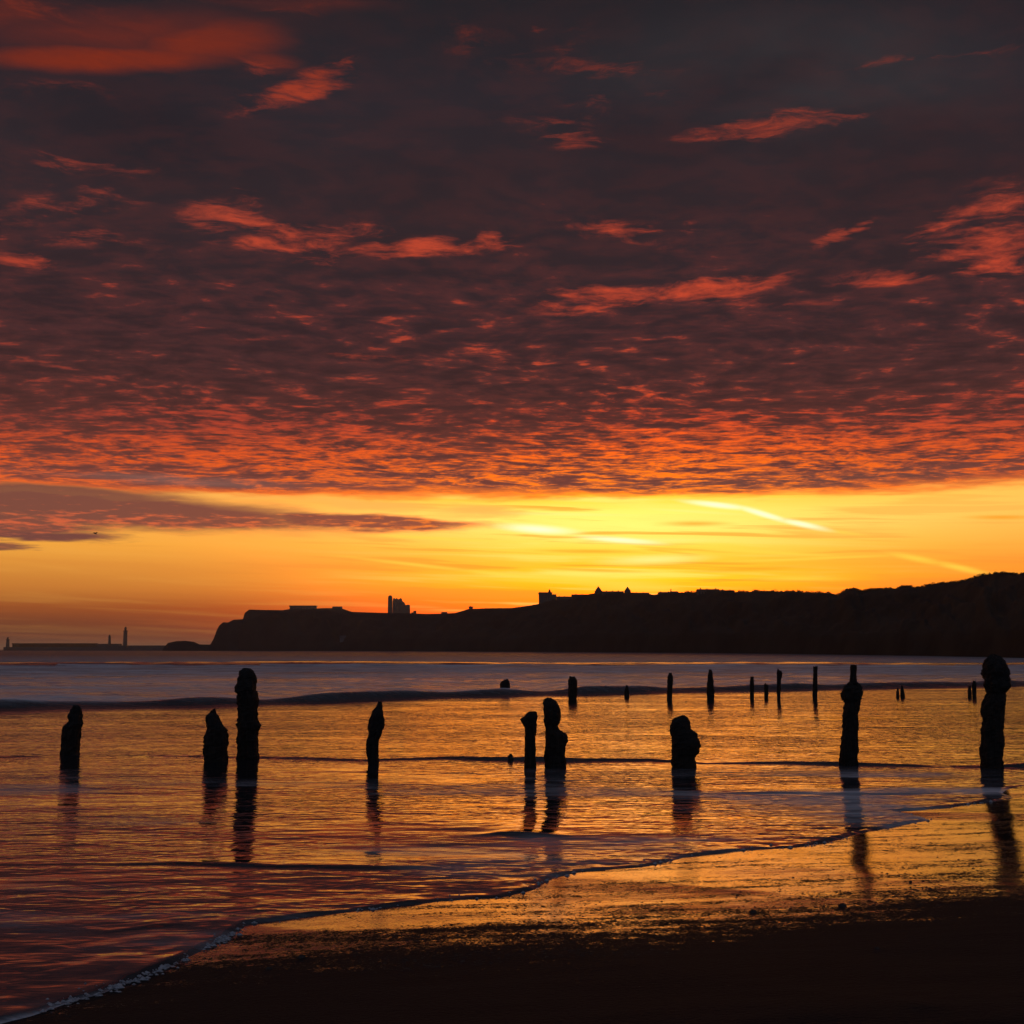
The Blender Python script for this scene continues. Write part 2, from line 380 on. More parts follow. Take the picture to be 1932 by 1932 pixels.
f6 = front(W6, 4.0, .03, 6); d6 = Y - f6
Z += .42*np.exp(-(d6/3.0)**2)*(.7+.6*vnoise(X*.05, X*0, 66))
Z += .12*np.exp(-((Y-front(W6, 6, .02, 8)-70)/6)**2)
nn = X.size
sdw = np.full(nn, -50.0)
selm = (Y.ravel() < 60)
sdw[selm] = sdist(X.ravel()[selm], Y.ravel()[selm])
sdw = sdw.reshape(X.shape)
# the thin swash sheet ends in a rounded lip, then dips under the sand
Z *= np.where(Y < 40, sstep(-sdw, 0, 1.3), 1)
lip = np.clip(.013 + .014*fbm(X*3.0, Y*3.0, 3, 70), .001, 1)
sheet = lip*sstep(-sdw, -.005, .06)*np.exp(-np.clip(-sdw-.06, 0, None)/.55)
Z += sheet
Z *= np.where(sdw > 0, 0, 1)
Z = Z - .25*np.clip(sdw, 0, .5)
Z += .075*fbm(X*.45, Y*.55, 4, 15)*sstep(d1, 0, 4)*(1-sstep(Y, 130, 220))
foam = (.74+.16*fbm(X*.08, Y*.25, 3, 13))*sstep(d1, -.8, .9)
foam = np.where(Y > f6-2.5, 0, foam)
foam2 = .14*sstep(d2, -1.0, .0)*(1-sstep(d2, .2, 1.4))
edge_f = np.exp(-np.clip(-sdw, 0, None)/.09)*(.35+.65*sstep(vnoise(X*2.1, Y*2.1, 90), -.5, .5))
edge_f *= 1 - .75*sstep(X, -1.2, .6)
wash = .10*sstep(X, .3, 4.5)*(1-sstep(-sdw, 1.5, 7))*sstep(Y, 6, 10) + .08 + (.12+.26*(1-sstep(Y, 15, 20)))*sstep(fbm(X*.30, Y*.8, 4, 33), -.30, .25) + (1-sstep(Y, 14, 19))*(.12+.11*sstep(X, 0, 5))
farf = (.62-.16*sstep(Y, 160, 420))*sstep(Y, 95, 150)*(1-np.exp(-((Y-f6)/4.5)**2))*(1-sstep(Y, 1500, 2500))
F = np.clip(np.maximum.reduce([foam, foam2, edge_f*.8, wash, farf]), 0, 1)
# drop what lies well under the sand
faces = grid_faces(*X.shape)
sf = sdw.ravel()[faces].min(1)
faces = faces[sf < .45]
V = np.stack([X.ravel(), Y.ravel(), Z.ravel()], 1)
used = np.zeros(nn, bool); used[faces.ravel()] = True
idx = np.cumsum(used)-1; V = V[used]; faces = idx[faces]

mw, t, b = mat('sea_water', .07, (.012,.016,.022))
b.inputs['IOR'].default_value = 1.42; b.inputs['Specular IOR Level'].default_value = .7
pos = t.n('ShaderNodeNewGeometry').outputs['Position']
at_f = t.n('ShaderNodeAttribute', attribute_name='foam').outputs['Fac']
sy = t.n('ShaderNodeSeparateXYZ'); t.put(sy.inputs[0], pos)
dist = t.vm('LENGTH', t.xyz(sy.outputs[0], sy.outputs[1]))
r1 = t.noise(t.vm('MULTIPLY', pos, (.8, 2.0, 1)), 3.4, 2, .55, .5)
r2 = t.noise(t.vm('MULTIPLY', pos, (1.0, 1.6, 1)), 9.0, 1, .5, .3)
r3 = t.noise(t.vm('MULTIPLY', pos, (.35, 1.2, 1)), .33, 3, .55)
hh = t.add(t.mul(r1, .075), t.mul(r2, t.lr(dist, 6, 20, .016, .006)))
gust = t.noise(t.vm('MULTIPLY', pos, (.22, .5, 1)), 1.0, 3, .6, .6)
hh = t.mul(hh, t.mul(t.lr(dist, 6, 26, .055, .25), t.lr(gust, .32, .66, .35, 1.7)))
hh = t.add(hh, t.mul(r3, t.lr(dist, 6, 26, .03, .08)))
chop = t.n('ShaderNodeAttribute', attribute_name='chop').outputs['Fac']
r4 = t.noise(t.vm('MULTIPLY', pos, (.5, 1.0, 1)), .8, 3, .6)
hh = t.add(hh, t.mul(r4, t.mul(chop, 2.0)))
t.put(b.inputs['Roughness'], t.lr(chop, 0, 1, .05, .30))
bp = t.n('ShaderNodeBump'); bp.inputs['Strength'].default_value = 1.0; bp.inputs['Distance'].default_value = 1.0
t.put(bp.inputs['Height'], hh); t.L.new(bp.outputs[0], b.inputs['Normal'])
fn = t.noise(t.vm('MULTIPLY', pos, (.7, 1.6, 1)), 3.0, 5, .65)
fl = t.noise(t.vm('MULTIPLY', pos, (.12, .35, 1)), 1.0, 4, .6)
fx = t.noise(t.vm('MULTIPLY', pos, (.5, 2.2, 1)), 1.3, 5, .7, .4)
fm = t.ss(t.add(at_f, t.mul(t.sub(t.add(t.mul(fn, .40), t.add(t.mul(fl, .3), t.mul(fx, .3))), .5), 1.7)), .20, .90)
b2 = t.n('ShaderNodeBsdfDiffuse'); t.put(b2.inputs['Color'], t.mix(t.ss(at_f, .42, .75), (.20,.20,.22), t.mix(t.ss(t.add(t.mul(fl, .5), t.mul(fx, .5)), .36, .62), (.34,.36,.40), (.82,.84,.88))))
bp2 = t.n('ShaderNodeBump'); bp2.inputs['Strength'].default_value = 1; bp2.inputs['Distance'].default_value = .16
t.put(bp2.inputs['Height'], t.add(fn, fx)); t.L.new(bp2.outputs[0], b2.inputs['Normal'])
mx = t.n('ShaderNodeMixShader'); t.put(mx.inputs[0], t.mul(fm, .92)); t.L.new(b.outputs[0], mx.inputs[1]); t.L.new(b2.outputs[0], mx.inputs[2])
t.L.new(mx.outputs[0], mw.node_tree.nodes['Material Output'].inputs[0])
water = mobj('water', V, faces, mw, smooth=True)
at_ = water.data.attributes.new('foam', 'FLOAT', 'POINT'); at_.data.foreach_set('value', F.ravel()[used].astype(np.float32))
chop = sstep(Y, 62, 95)*(1 - .92*np.exp(-((d6-2.0)/4.0)**2))
at_ = water.data.attributes.new('chop', 'FLOAT', 'POINT'); at_.data.foreach_set('value', chop.ravel()[used].astype(np.float32))
tag(water, kind='structure')

# ------------------------------------------------------------------ sand
SLOPE = .050
def sand_z(sd, x, y):
    z = np.where(sd > 0, SLOPE*np.minimum(sd, 30), .06*np.maximum(sd, -15))
    return z
rows = np.concatenate([polar_rows(.6, 34, .0050), polar_rows(34, 700, .05)[1:]])
cxs = np.linspace(-1, 1, 620); cxs = np.sign(cxs)*(np.abs(cxs)*.62 + 2.2*np.abs(cxs)**7)
XS = rows[:, None]*cxs[None]; YS = np.repeat(rows[:, None], len(cxs), 1)
sds = sdist(XS, YS).reshape(XS.shape)
ZS = sand_z(sds, XS, YS)
nr = np.clip(1-YS/26, 0, 1)
dryz = sstep(sds, 1.6, 3.2)
ZS += nr*dryz*(.012*fbm(XS*.7, YS*2.6, 3, 81) + .006*fbm(XS*3.0, YS*6.0, 3, 83))
ZS += nr*sstep(sds, .05, .6)*(.0032*fbm(XS*.8, YS*3.5, 3, 51) + .0005*fbm(XS*4, YS*11, 2, 57))
# wet film limit traced on the slope
WL = [(-400,1990),(120,1868),(300,1835),(440,1806),(560,1790),(700,1778),(870,1768),(1000,1760),(1200,1757),(1300,1748),(1400,1736),(1500,1724),(1600,1714),(1800,1692),(1932,1682),(2600,1630),(3600,1560)]
wl = []
for x, y in WL:
    z = 0
    for _ in range(12):
        g = ground(x/1932, y/1932, z)
        z = float(sand_z(sdist(np.array([g[0]]), np.array([g[1]])), 0, 0)[0])
    wl.append(g)
wl = np.array(sorted(wl))
wd = YS - np.interp(XS, wl[:,0], wl[:,1]) + .22*fbm(XS*.8, YS*.8, 3, 61) + .12*fbm(XS*4, YS*4, 2, 64)
wet = -.40 + .40*sstep(wd, -1.9, -.3) + .74*sstep(wd, -.9, .9) + .14*sstep(wd, .5, 2.5)
facesS = grid_faces(*XS.shape)
mx_sd = sds.ravel()[facesS].max(1)
keep = (mx_sd > -1.2)
facesS = facesS[keep]
VS = np.stack([XS.ravel(), YS.ravel(), ZS.ravel()], 1)
usedS = np.zeros(len(VS), bool); usedS[facesS.ravel()] = True
ix = np.cumsum(usedS)-1; facesS = ix[facesS]
ms, t, b = mat('beach_sand', .6, (.05,.04,.03))
pos = t.n('ShaderNodeNewGeometry').outputs['Position']
wa = t.n('ShaderNodeAttribute', attribute_name='wet').outputs['Fac']
g1 = t.noise(t.vm('MULTIPLY', pos, (1, 1.6, 1)), 34.0, 3, .65)
g2 = t.noise(t.vm('MULTIPLY', pos, (.5, 3.2, 1)), 2.2, 4, .6)
g3 = t.noise(pos, 9.0, 3, .6)
g4 = t.noise(t.vm('MULTIPLY', pos, (1, 1.5, 1)), 60.0, 2, .6)
g5 = t.noise(t.vm('MULTIPLY', pos, (.28, 2.6, 1)), 1.6, 4, .6, .3)
wm = t.ss(t.add(wa, t.add(t.mul(t.sub(g5, .5), 1.9), t.add(t.mul(t.sub(g1, .5), 1.2), t.add(t.mul(t.sub(g4, .5), 1.7), t.mul(t.sub(g3, .5), 1.1))))), .36, .66)
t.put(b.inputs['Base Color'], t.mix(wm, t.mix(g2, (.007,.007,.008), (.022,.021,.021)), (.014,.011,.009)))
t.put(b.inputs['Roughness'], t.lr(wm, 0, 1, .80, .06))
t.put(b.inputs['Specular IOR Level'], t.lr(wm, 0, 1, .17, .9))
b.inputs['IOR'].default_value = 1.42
hh = t.add(t.mul(g1, t.lr(wm, 0, 1, .020, .0006)), t.add(t.mul(g2, .0018), t.mul(g3, .0010)))
bp = t.n('ShaderNodeBump'); bp.inputs['Strength'].default_value = 1.0; bp.inputs['Distance'].default_value = 1.0
t.put(bp.inputs['Height'], hh); t.L.new(bp.outputs[0], b.inputs['Normal'])
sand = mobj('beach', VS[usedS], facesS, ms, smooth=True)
a2 = sand.data.attributes.new('wet', 'FLOAT', 'POINT'); a2.data.foreach_set('value', wet.ravel()[usedS].astype(np.float32))
tag(sand, kind='structure')
# the dry beach behind and beside the camera
gv = []; GX = np.linspace(-400, 400, 41); GY = np.linspace(-400, .62, 21)
gx, gy = np.meshgrid(GX, GY)
z_edge = np.interp(gx, XS[0], ZS[0])
gz = np.where(np.abs(gx) < 40, 0, 0) + .25 + 0*gx - .3*(1-sstep(-gy, -1, 6))
back_sand = mobj('upper_beach', np.stack([gx.ravel(), gy.ravel(), gz.ravel()-.0], 1), grid_faces(*gx.shape), ms, smooth=True)
tag(back_sand, kind='structure')
# deep seabed sheet reaching the horizon so that nothing is open below the sea
bed = mobj('seabed', [(-26000,-2000,-3),(26000,-2000,-3),(26000,26000,-3),(-26000,26000,-3)], [(0,1,2,3)], ms)
tag(bed, kind='structure')

# ------------------------------------------------------------------ posts
m_wood = mat_rough('wet_old_timber', (.010,.008,.007), (.026,.020,.016), 7, .85, .6, (6,6,.6), .25)
m_weed = mat_rough('mussels_and_weed', (.006,.006,.007), (.018,.016,.013), 38, .75, 1.0, (1,1,1), .3)
def z4(x, y): return ((0+x/1.932)/3000, (1900+y/1.932)/3000)
def z5(x, y): return ((1000+x/1.932)/3000, (1900+y/1.932)/3000)
def z6(x, y): return ((2000+x/1.932)/3000, (1850+y/1.932)/3000)
def z1932(x, y): return (x/1932, y/1932)
def zg(x, y): return ((1900+x/6.44)/3000, (2050+y/6.44)/3000)
def timber(name, zf, prof, base, weed=None, seed=0, depth=1.0, rough=.085, nseg=22, **k):
    """eroded post standing on the sea bed; prof rows: (y, x_left, x_right) read off the photograph"""
    _, vb = zf(0, base); Yd = ground(.5, vb)[1]
    pts = []
    for y, xl, xr in prof:
        ul, vv = zf(xl, y); ur, _ = zf(xr, y)
        a, z = at(ul, vv, Yd); b_, _ = at(ur, vv, Yd); pts.append((z, a, b_))
    pts.sort(); zs = np.array([p[0] for p in pts]); xl = np.array([p[1] for p in pts]); xr = np.array([p[2] for p in pts])
    x0 = (xl[0]+xr[0])/2; hw_med = np.median(xr-xl)/2
    root = empty(name, (x0, Yd, -.02), **k)
    zlo, zhi = -.55, zs[-1]
    def shell(nm, za, zb, m, grow=1.0, sd=0, rgh=rough):
        nz = max(8, int((zb-za)/max(.02, Yd*.0012)))
        nz = min(nz, 90)
        zz = np.linspace(za, zb, nz); vs = []; fs = []
        for i, z in enumerate(zz):
            l = np.interp(z, zs, xl); r = np.interp(z, zs, xr)
            c = (l+r)/2 - x0; hw = (r-l)/2*grow
            dp = min(hw, hw_med*1.15)*depth
            for j in range(nseg):
                th = 2*math.pi*j/nseg
                nz_ = (1 + .10*(random.random()**5)) + (.5 if i > nz-4 else 0)*rgh*random.uniform(-1,1) + rgh*(1.3*float(vnoise(np.array(j*1.7+sd*5), np.array(z*9), seed+3)) + .9*float(vnoise(np.array(math.cos(th)*3+9), np.array(z*26+math.sin(th)*3), seed+8)))
                rr = 1.0
                # a little squared, weathered section
                q = (abs(math.cos(th))**3+abs(math.sin(th))**3)**(-1/3)
                vs.append((c + hw*math.cos(th)*(.5+.5*min(q,1.12))*nz_*rr, dp*math.sin(th)*q*nz_, z+.02+(random.uniform(-.5,.5)*(zb-za)/nz)*(1.8 if i >= nz-2 else .6)))
        for i in range(nz-1):
            for j in range(nseg):
                fs.append((i*nseg+j, i*nseg+(j+1)%nseg, (i+1)*nseg+(j+1)%nseg, (i+1)*nseg+j))
        n = len(vs); c = sum((Vector(v) for v in vs[-nseg:]), Vector())/nseg
        vs.append((c.x, c.y, c.z + .15*hw_med)); 
        for j in range(nseg): fs.append(((nz-1)*nseg+j, (nz-1)*nseg+(j+1)%nseg, n))
        c0 = sum((Vector(v) for v in vs[:nseg]), Vector())/nseg; vs.append(tuple(c0))
        for j in range(nseg): fs.append(((j+1)%nseg, j, n+1))
        return mobj(nm, vs, fs, m, root, smooth=False)
    if weed is None:
        shell('shaft', zlo, zhi, m_wood)
    else:
        zw = at(*zf(0, weed), Yd)[1]
        # the core timber reaches up inside, the growth wraps round its top
        keep_l, keep_r = xl.copy(), xr.copy()
        shell('shaft', zlo, zw+.03, m_wood)
        shell('weed_growth', zw, zhi, m_weed, 1.0, 4, rough*1.5)
    return root
G1 = 'timber posts of the nearer row standing in shallow water'
G2 = 'far timber posts along the breaking wave'
timber('groyne_post', z4, [(328,415,450),(350,400,460),(380,385,460),(410,390,462),(430,375,468),(445,362,455),(480,352,455),(540,350,450),(600,345,450)], 600, 445, 1,
   label='short eroded timber post leaning right at its top, far left of the nearer row', cat='post', group=G1)
timber('groyne_post', z4, [(348,1203,1216),(365,1185,1222),(380,1170,1230),(400,1166,1240),(425,1170,1255),(450,1172,1275),(480,1165,1285),(500,1152,1285),(550,1155,1287),(600,1158,1287),(640,1158,1285)], 640, 470, 2,
   label='squat post tapering to a hooked point, just left of the tall post', cat='post', group=G1)
timber('groyne_post', z4, [(118,1370,1420),(130,1358,1440),(160,1352,1450),(200,1342,1452),(240,1330,1452),(255,1345,1460),(290,1345,1462),(330,1350,1455),(400,1348,1455),(435,1345,1475),(470,1345,1462),(520,1342,1460),(560,1345,1460),(620,1345,1466)], 622, 250, 3,
   label='tall timber post with ragged growth round its head, left of centre', cat='post', group=G1)
timber('groyne_post', z5, [(305,208,230),(330,198,234),(345,182,232),(380,165,240),(410,152,248),(450,150,240),(500,155,220),(520,142,212),(560,140,212),(600,145,210),(655,150,210)], 655, 500, 4,
   label='thin waisted post with a swollen head, between the tall post and the leaning pair', cat='post', group=G1)
timber('groyne_post', z5, [(362,1065,1105),(375,1045,1108),(395,1024,1106),(405,1014,1106),(425,1028,1106),(460,1040,1104),(500,1040,1098),(560,1040,1100),(640,1035,1100),(670,1036,1100)], 668, 440, 5,
   label='slim post with a beak-like knob on its left, left one of the close pair', cat='post', group=G1)
timber('groyne_post', z5, [(286,1162,1190),(300,1142,1218),(330,1145,1235),(380,1148,1238),(410,1150,1240),(435,1150,1222),(460,1155,1235),(490,1155,1275),(520,1155,1278),(560,1155,1270),(600,1152,1270),(665,1152,1270)], 662, 425, 6,
   label='stout post with a narrow neck and bulging right shoulder, right one of the close pair', cat='post', group=G1)
timber('groyne_post', zg, [(325,590,690),(345,500,735),(370,450,760),(420,435,785),(500,410,790),(560,405,790),(600,415,880),(660,420,915),(740,440,945),(800,445,965),(860,445,975),(930,445,955),(1000,445,945),(1040,440,900),(1090,440,870),(1180,435,880),(1260,450,900),(1300,460,900)], 1270, 900, 7, rough=.045,
   label='low thick post with a stepped right shoulder, between the close pair and the spiked post', cat='post', group=G1)
rp = timber('groyne_post', z6, [(300,930,1000),(320,907,1012),(350,900,1015),(380,905,1010),(395,918,1000),(430,915,1000),(470,912,992),(550,905,992),(600,900,990),(680,895,992),(755,892,992)], 756, 400, 8,
   label='tall post with a thin spike rising from a thick collar, second from the right', cat='post', group=G1)
# its thin spike
Yd = rp.location.y
p0 = [at(*z6(x, y), Yd) for x, y in ((930,300),(1000,300),(950,188),(986,188),(948,240),(984,240))]
def spike(parent, Yd, pl):
    vs = []; fs = []
    rowsz = [(295,930,1000),(285,945,987),(240,949,984),(205,947,986),(190,951,984)]
    for i, (y, a, b_) in enumerate(rowsz):
        (xa, z), (xb, _) = at(*z6(a, y), Yd), at(*z6(b_, y), Yd)
        for j in range(10):
            th = 2*math.pi*j/10; r = (xb-xa)/2*(1+.12*random.uniform(-1,1))
            vs.append(((xa+xb)/2+r*math.cos(th)-parent.location.x, r*math.sin(th), z+.02+.008*random.uniform(-1,1)))
    for i in range(4):
        for j in range(10): fs.append((i*10+j, i*10+(j+1)%10, (i+1)*10+(j+1)%10, (i+1)*10+j))
    fs.append(tuple(range(40, 50)))
    return mobj('spike', vs, fs, m_wood, parent)
spike(rp, Yd, p0)
timber('groyne_post', z6, [(136,1750,1775),(145,1732,1795),(160,1718,1812),(190,1710,1830),(240,1706,1838),(300,1710,1845),(325,1715,1840),(345,1720,1822),(400,1700,1825),(420,1695,1815),(460,1698,1815),(500,1702,1812),(600,1695,1812),(700,1688,1808),(770,1690,1810)], 772, 345, 9,
   label='tallest and thickest post with a domed shaggy head, at the right edge', cat='post', group=G1)
far = [
 (z5,[(180,910,945),(188,902,952),(215,899,956),(246,903,952),(252,903,952)],258,'short blunt stump sticking out of the white surf, leftmost of the far row'),
 (z5,[(163,1292,1322),(180,1285,1335),(230,1284,1336),(270,1285,1335),(290,1288,1331)],290,'thick round-topped far post, second from the left in the far row'),
 (z5,[(212,1612,1622),(235,1603,1627),(275,1601,1630)],276,'tiny pointed stump low in the wave, third in the far row'),
 (z5,[(143,1853,1870),(160,1847,1878),(200,1846,1876),(250,1844,1873),(292,1843,1872)],290,'narrow leaning far post behind the low thick post'),
 (z6,[(220,149,164),(240,143,170),(300,138,175),(340,136,180),(385,138,177)],382,'slender far post widening to its foot, fifth in the far row'),
 (z6,[(261,384,401),(290,381,404),(380,381,402)],380,'thin short far post left of the smallest stump of the three'),
 (z6,[(297,463,480),(310,460,486),(376,462,484)],376,'squat far stump between two taller far posts'),
 (z6,[(217,538,553),(233,531,564),(258,533,562),(275,533,556),(385,534,553)],384,'far post with a knobbed head, right of the squat stump'),
 (z6,[(203,739,763),(230,740,762),(300,737,762),(382,735,762)],382,'straight flat-topped far post just left of the spiked post'),
 (z6,[(322,1213,1221),(345,1210,1225),(372,1208,1228)],372,'small far stump, left one of the leaning pair right of the spiked post'),
 (z6,[(308,1238,1246),(330,1234,1252),(373,1233,1259)],372,'small tapered far stump, right one of the leaning pair right of the spiked post'),
 (z6,[(309,1618,1630),(330,1615,1634),(373,1614,1637)],372,'short far stump, left one of the pair beside the tallest post'),
 (z6,[(284,1642,1656),(300,1638,1662),(373,1640,1662)],372,'taller far stump, right one of the pair beside the tallest post')]
for i, (zf, pr, bs, lb) in enumerate(far):
    timber('far_post', zf, pr, bs, None, 20+i, nseg=14, label=lb, cat='post', group=G2)

# ------------------------------------------------------------------ stones
m_stone = mat_rough('dark_stone', (.020,.019,.018), (.05,.047,.043), 14, .8, .5)
def rock(name, px, py, w_px, h_px, z, seed, label, cat='stone', flat=1.0):
    g = ground(px/1932, py/1932, z)
    for _ in range(10):
        if z == 0: break
        z = float(sand_z(sdist(np.array([g[0]]), np.array([g[1]])), 0, 0)[0]); g = ground(px/1932, py/1932, z)
    s = g[1]/FL/1932; rx = w_px*s/2; rz = h_px*s
    vs = []; fs = []; nu, nv = 14, 8
    for i in range(nv+1):
        ph = math.pi*i/nv
        for j in range(nu):
            th = 2*math.pi*j/nu; q = 1+.28*float(vnoise(np.array(math.cos(th)*1.6+seed), np.array(math.sin(th)*1.6+ph*1.3), seed))
            vs.append((rx*q*math.sin(ph)*math.cos(th), rx*.8*flat*q*math.sin(ph)*math.sin(th), rz*q*math.cos(ph)))
    for i in range(nv):
        for j in range(nu): fs.append((i*nu+j, (i+1)*nu+j, (i+1)*nu+(j+1)%nu, i*nu+(j+1)%nu))
    o = mobj(name, vs, fs, m_stone, smooth=False); o.location = (g[0], g[1], z)
    return tag(o, label, cat)
rock('sea_rock', 963, 1434, 12, 10, 0.0, 1, 'small dark rock breaking the ripple left of the close pair of posts', 'rock')
rock('wave_rock', 1003, 1310, 62, 7, 0.0, 2, 'long low dark rock awash at the foot of the breaking wave, centre', 'rock', .3)
G3 = 'dark stones lying on the sand'
for i, (px, py, wp, hp, lb) in enumerate([(1420,1722,13,9,'dark stone on the wet sand below the brightest sheen'),(1589,1709,16,8,'wide flat stone at the edge of the wet sand under the spiked post'),
      (1718,1664,6,5,'small stone on shining wet sand between the two right-hand post reflections'),(570,1807,15,9,'lumpy stone on dark sand below the end of the foam line, left'),
      (507,1828,12,6,'low stone farthest left on the dark sand'),(1655,1790,10,6,'stone alone on the black sand at lower right')]):
    o = rock('beach_stone', px, py, wp, hp*.55, .1, 5+i, lb); o['group'] = G3

# pebbles and shell grit scattered along the wet margin: uncountable, one object
pv = []; pf = []
base_v = [(0,0,1),(1,0,0),(.3,.9,0),(-.8,.55,0),(-.8,-.55,0),(.3,-.9,0)]
base_f = [(0,1,2),(0,2,3),(0,3,4),(0,4,5),(0,5,1)]
PXs = rng.uniform(-5.5, 9, 15000); PO = np.abs(rng.normal(0, .7, 15000))*np.where(rng.random(15000) < .7, 1, 2.2)
PYs = np.interp(PXs, wl[:,0], wl[:,1]) + PO - .7
psd = sdist(PXs, PYs)
for x, y, sd in zip(PXs, PYs, psd):
    if sd < .15 or y < 3.5: continue
    if fbm(np.array(x*.9), np.array(y*2.0), 2, 77) < -.15: continue
    s = random.choice((.002,.002,.003,.003,.004,.004,.007)) * (1 + y/16); a = random.uniform(0, 6.28); z = SLOPE*sd - .001
    n = len(pv); ca, sa = math.cos(a)*s, math.sin(a)*s
    for q in base_v: pv.append((x+(q[0]*ca-q[1]*sa)*1.3, y+q[0]*sa+q[1]*ca, z+q[2]*s*.4))
    for f in base_f: pf.append(tuple(n+i for i in f))
peb = mobj('pebbles', pv, pf, m_stone); tag(peb, 'scatter of tiny pebbles and worm casts along the edge of the wet sand', 'pebbles', kind='stuff')

# bubbly foam left along the water's edge: uncountable, one object
m_foam = mat_rough('bubbly_foam', (.22,.23,.25), (.46,.48,.51), 60, .6, .5)
fv, ff = [], []
ok = (shore_d[:,1] > 3.5) & (shore_d[:,1] < 14)
sp_ = shore_d[ok]
for k in range(9000):
    p = sp_[random.randrange(len(sp_))]
    wgt = .62 if p[0] < -1.6 else (.14 if p[0] < 0 else .06)
    if random.random() > wgt * (.12 + .88*float(sstep(vnoise(np.array(p[0]*2.6), np.array(p[1]*2.6), 90), -.4, .4))): continue
    x = p[0] + random.gauss(0, .03); y = p[1] + abs(random.gauss(0, .13)) - .03; r = random.choice((.002,.003,.004,.005,.006,.010))*(.7+p[1]/14)
    n = len(fv); a = random.uniform(0, 6.28); z = .004 + .3*r
    for j in range(6):
        th = a + 1.0472*j; q = random.uniform(.7, 1.25); fv.append((x+1.7*r*q*math.cos(th), y+r*q*math.sin(th), z-.4*r))
    fv.append((x, y, z+.6*r))
    for j in range(6): ff.append((n+j, n+(j+1)%6, n+6))
tag(mobj('foam', fv, ff, m_foam, smooth=True), 'thin broken line of bubbly foam along the edge of the wash', 'foam', kind='stuff')

# ------------------------------------------------------------------ headland
def a1(x, y): return (x/1.932, 1600+y/1.932)
def a2_(x, y): return (1000+x/1.932, 1600+y/1.932)
def a3(x, y): return (2000+x/1.932, 1600+y/1.932)
SIL = [a1(*p) for p in [(915,590),(930,572),(950,548),(1000,537),(1050,536),(1100,542),(1130,556),(1190,557),(1210,522),(1225,480),(1240,450),(1262,431),(1290,432),(1320,417),(1375,413),(1385,378),(1410,359),(1500,361),(1600,362),(1640,356),(1780,353),(1850,350)]]
SIL += [a2_(*p) for p in [(0,352),(60,372),(150,375),(260,378),(385,380),(480,384),(560,382),(640,379),(680,368),(720,356),(850,351),(970,350),(1060,336),(1118,327),(1215,300),(1300,298),(1340,282),(1400,272),(1440,266),(1560,264),(1650,264),(1720,268),(1770,276),(1800,270),(1900,264)]]
SIL += [a3(*p) for p in [(0,262),(90,264),(220,256),(300,258),(360,262),(400,256),(520,258),(640,256),(720,264),(800,264),(850,274),(880,279),(905,262),(935,246),(975,243),(1020,258),(1060,246),(1150,242),(1200,243),(1240,229),(1290,229),(1320,238),(1400,219),(1440,211),(1500,206),(1570,202),(1620,187),(1680,167),(1740,157),(1800,151),(1850,156),(1932,159)]]
SIL += [(3300,1676),(3700,1668),(4400,1690),(5600,1720)]
SIL = np.array(SIL)
DB = np.array([(480,1250),(700,1250),(1000,1150),(1500,800),(2000,560),(2500,360),(3000,230),(3400,190),(4400,150),(5600,140)])
def Db(px): return np.interp(px, DB[:,0], DB[:,1])
def Dc(px): return Db(px)*np.interp(px, [480,760,1200,3000], [1.015,1.04,1.12,1.22]) + np.interp(px,[480,800,1500],[0,4,25])
colp = np.concatenate([np.arange(474, 1000, 2.2), np.arange(1000, 3050, 3.0), np.arange(3050, 5600, 16)])
sr = np.concatenate([np.linspace(-.06, 1, 34), 1+np.array([.04,.1,.2,.4,.8,1.5])])
hv = np.zeros((len(sr), len(colp), 3))
for j, px in enumerate(colp):
    u = px/3000; d0, d1_ = float(Db(px)), float(Dc(px))
    vy = float(np.interp(px, SIL[:,0], SIL[:,1]))/3000
    tap = min(1, max(0, (px-474)/6))
    xx, zz = at(u, vy, d1_); Hc = max(.0, zz)*tap
    # fine roughness of turf and scrub along the crest
    Hc += .34*float(fbm(np.array(px/13.0), np.array(0.), 3, 5))*d1_/500*tap*(.10 if px < 1400 else min(1.0, .2+(px-1400)/500))
    steep = float(np.interp(px, [500,760,900,1600,3000], [3.2,3.2,1.9,1.2,1.05]))
    for i, s in enumerate(sr):
        d = d0 + (d1_-d0)*s
        if s < 0: h = -1.0
        elif s <= 1:
            h = Hc*(1-(1-s)**steep)
            if px > 1000: h = Hc*(.20*min(1, s/.06) + .80*(1-(1-s)**steep)) if s > 0 else 0
            n = float(fbm(np.array(px/46.), np.array(s*5), 4, 31))
            h += n*Hc*.16*math.sin(math.pi*min(1,s))**.8
            h = min(h, Hc*(.0+s*.0+1.0)) if s == 1 else h
        else: h = Hc*max(-.2, 1-(s-1)*.35)
        # keep the line of sight to the crest free
        lim = CAM_Z + (Hc-CAM_Z)*d/d1_
        if 0 <= s < 1: h = min(h, lim - .02*(1-s)*Hc)
        x = (u-.5)/FL*d/math.cos(PITCH)*1.0
        rx, ry, _ = ray(u, vy); x = rx/ry*d
        hv[i, j] = (x, d, h)
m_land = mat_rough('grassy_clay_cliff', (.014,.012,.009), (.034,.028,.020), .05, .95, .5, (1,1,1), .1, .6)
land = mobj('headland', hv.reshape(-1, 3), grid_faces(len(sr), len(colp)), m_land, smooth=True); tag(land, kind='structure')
land.data.flip_normals() if land.data.polygons[0].normal.z < 0 else None

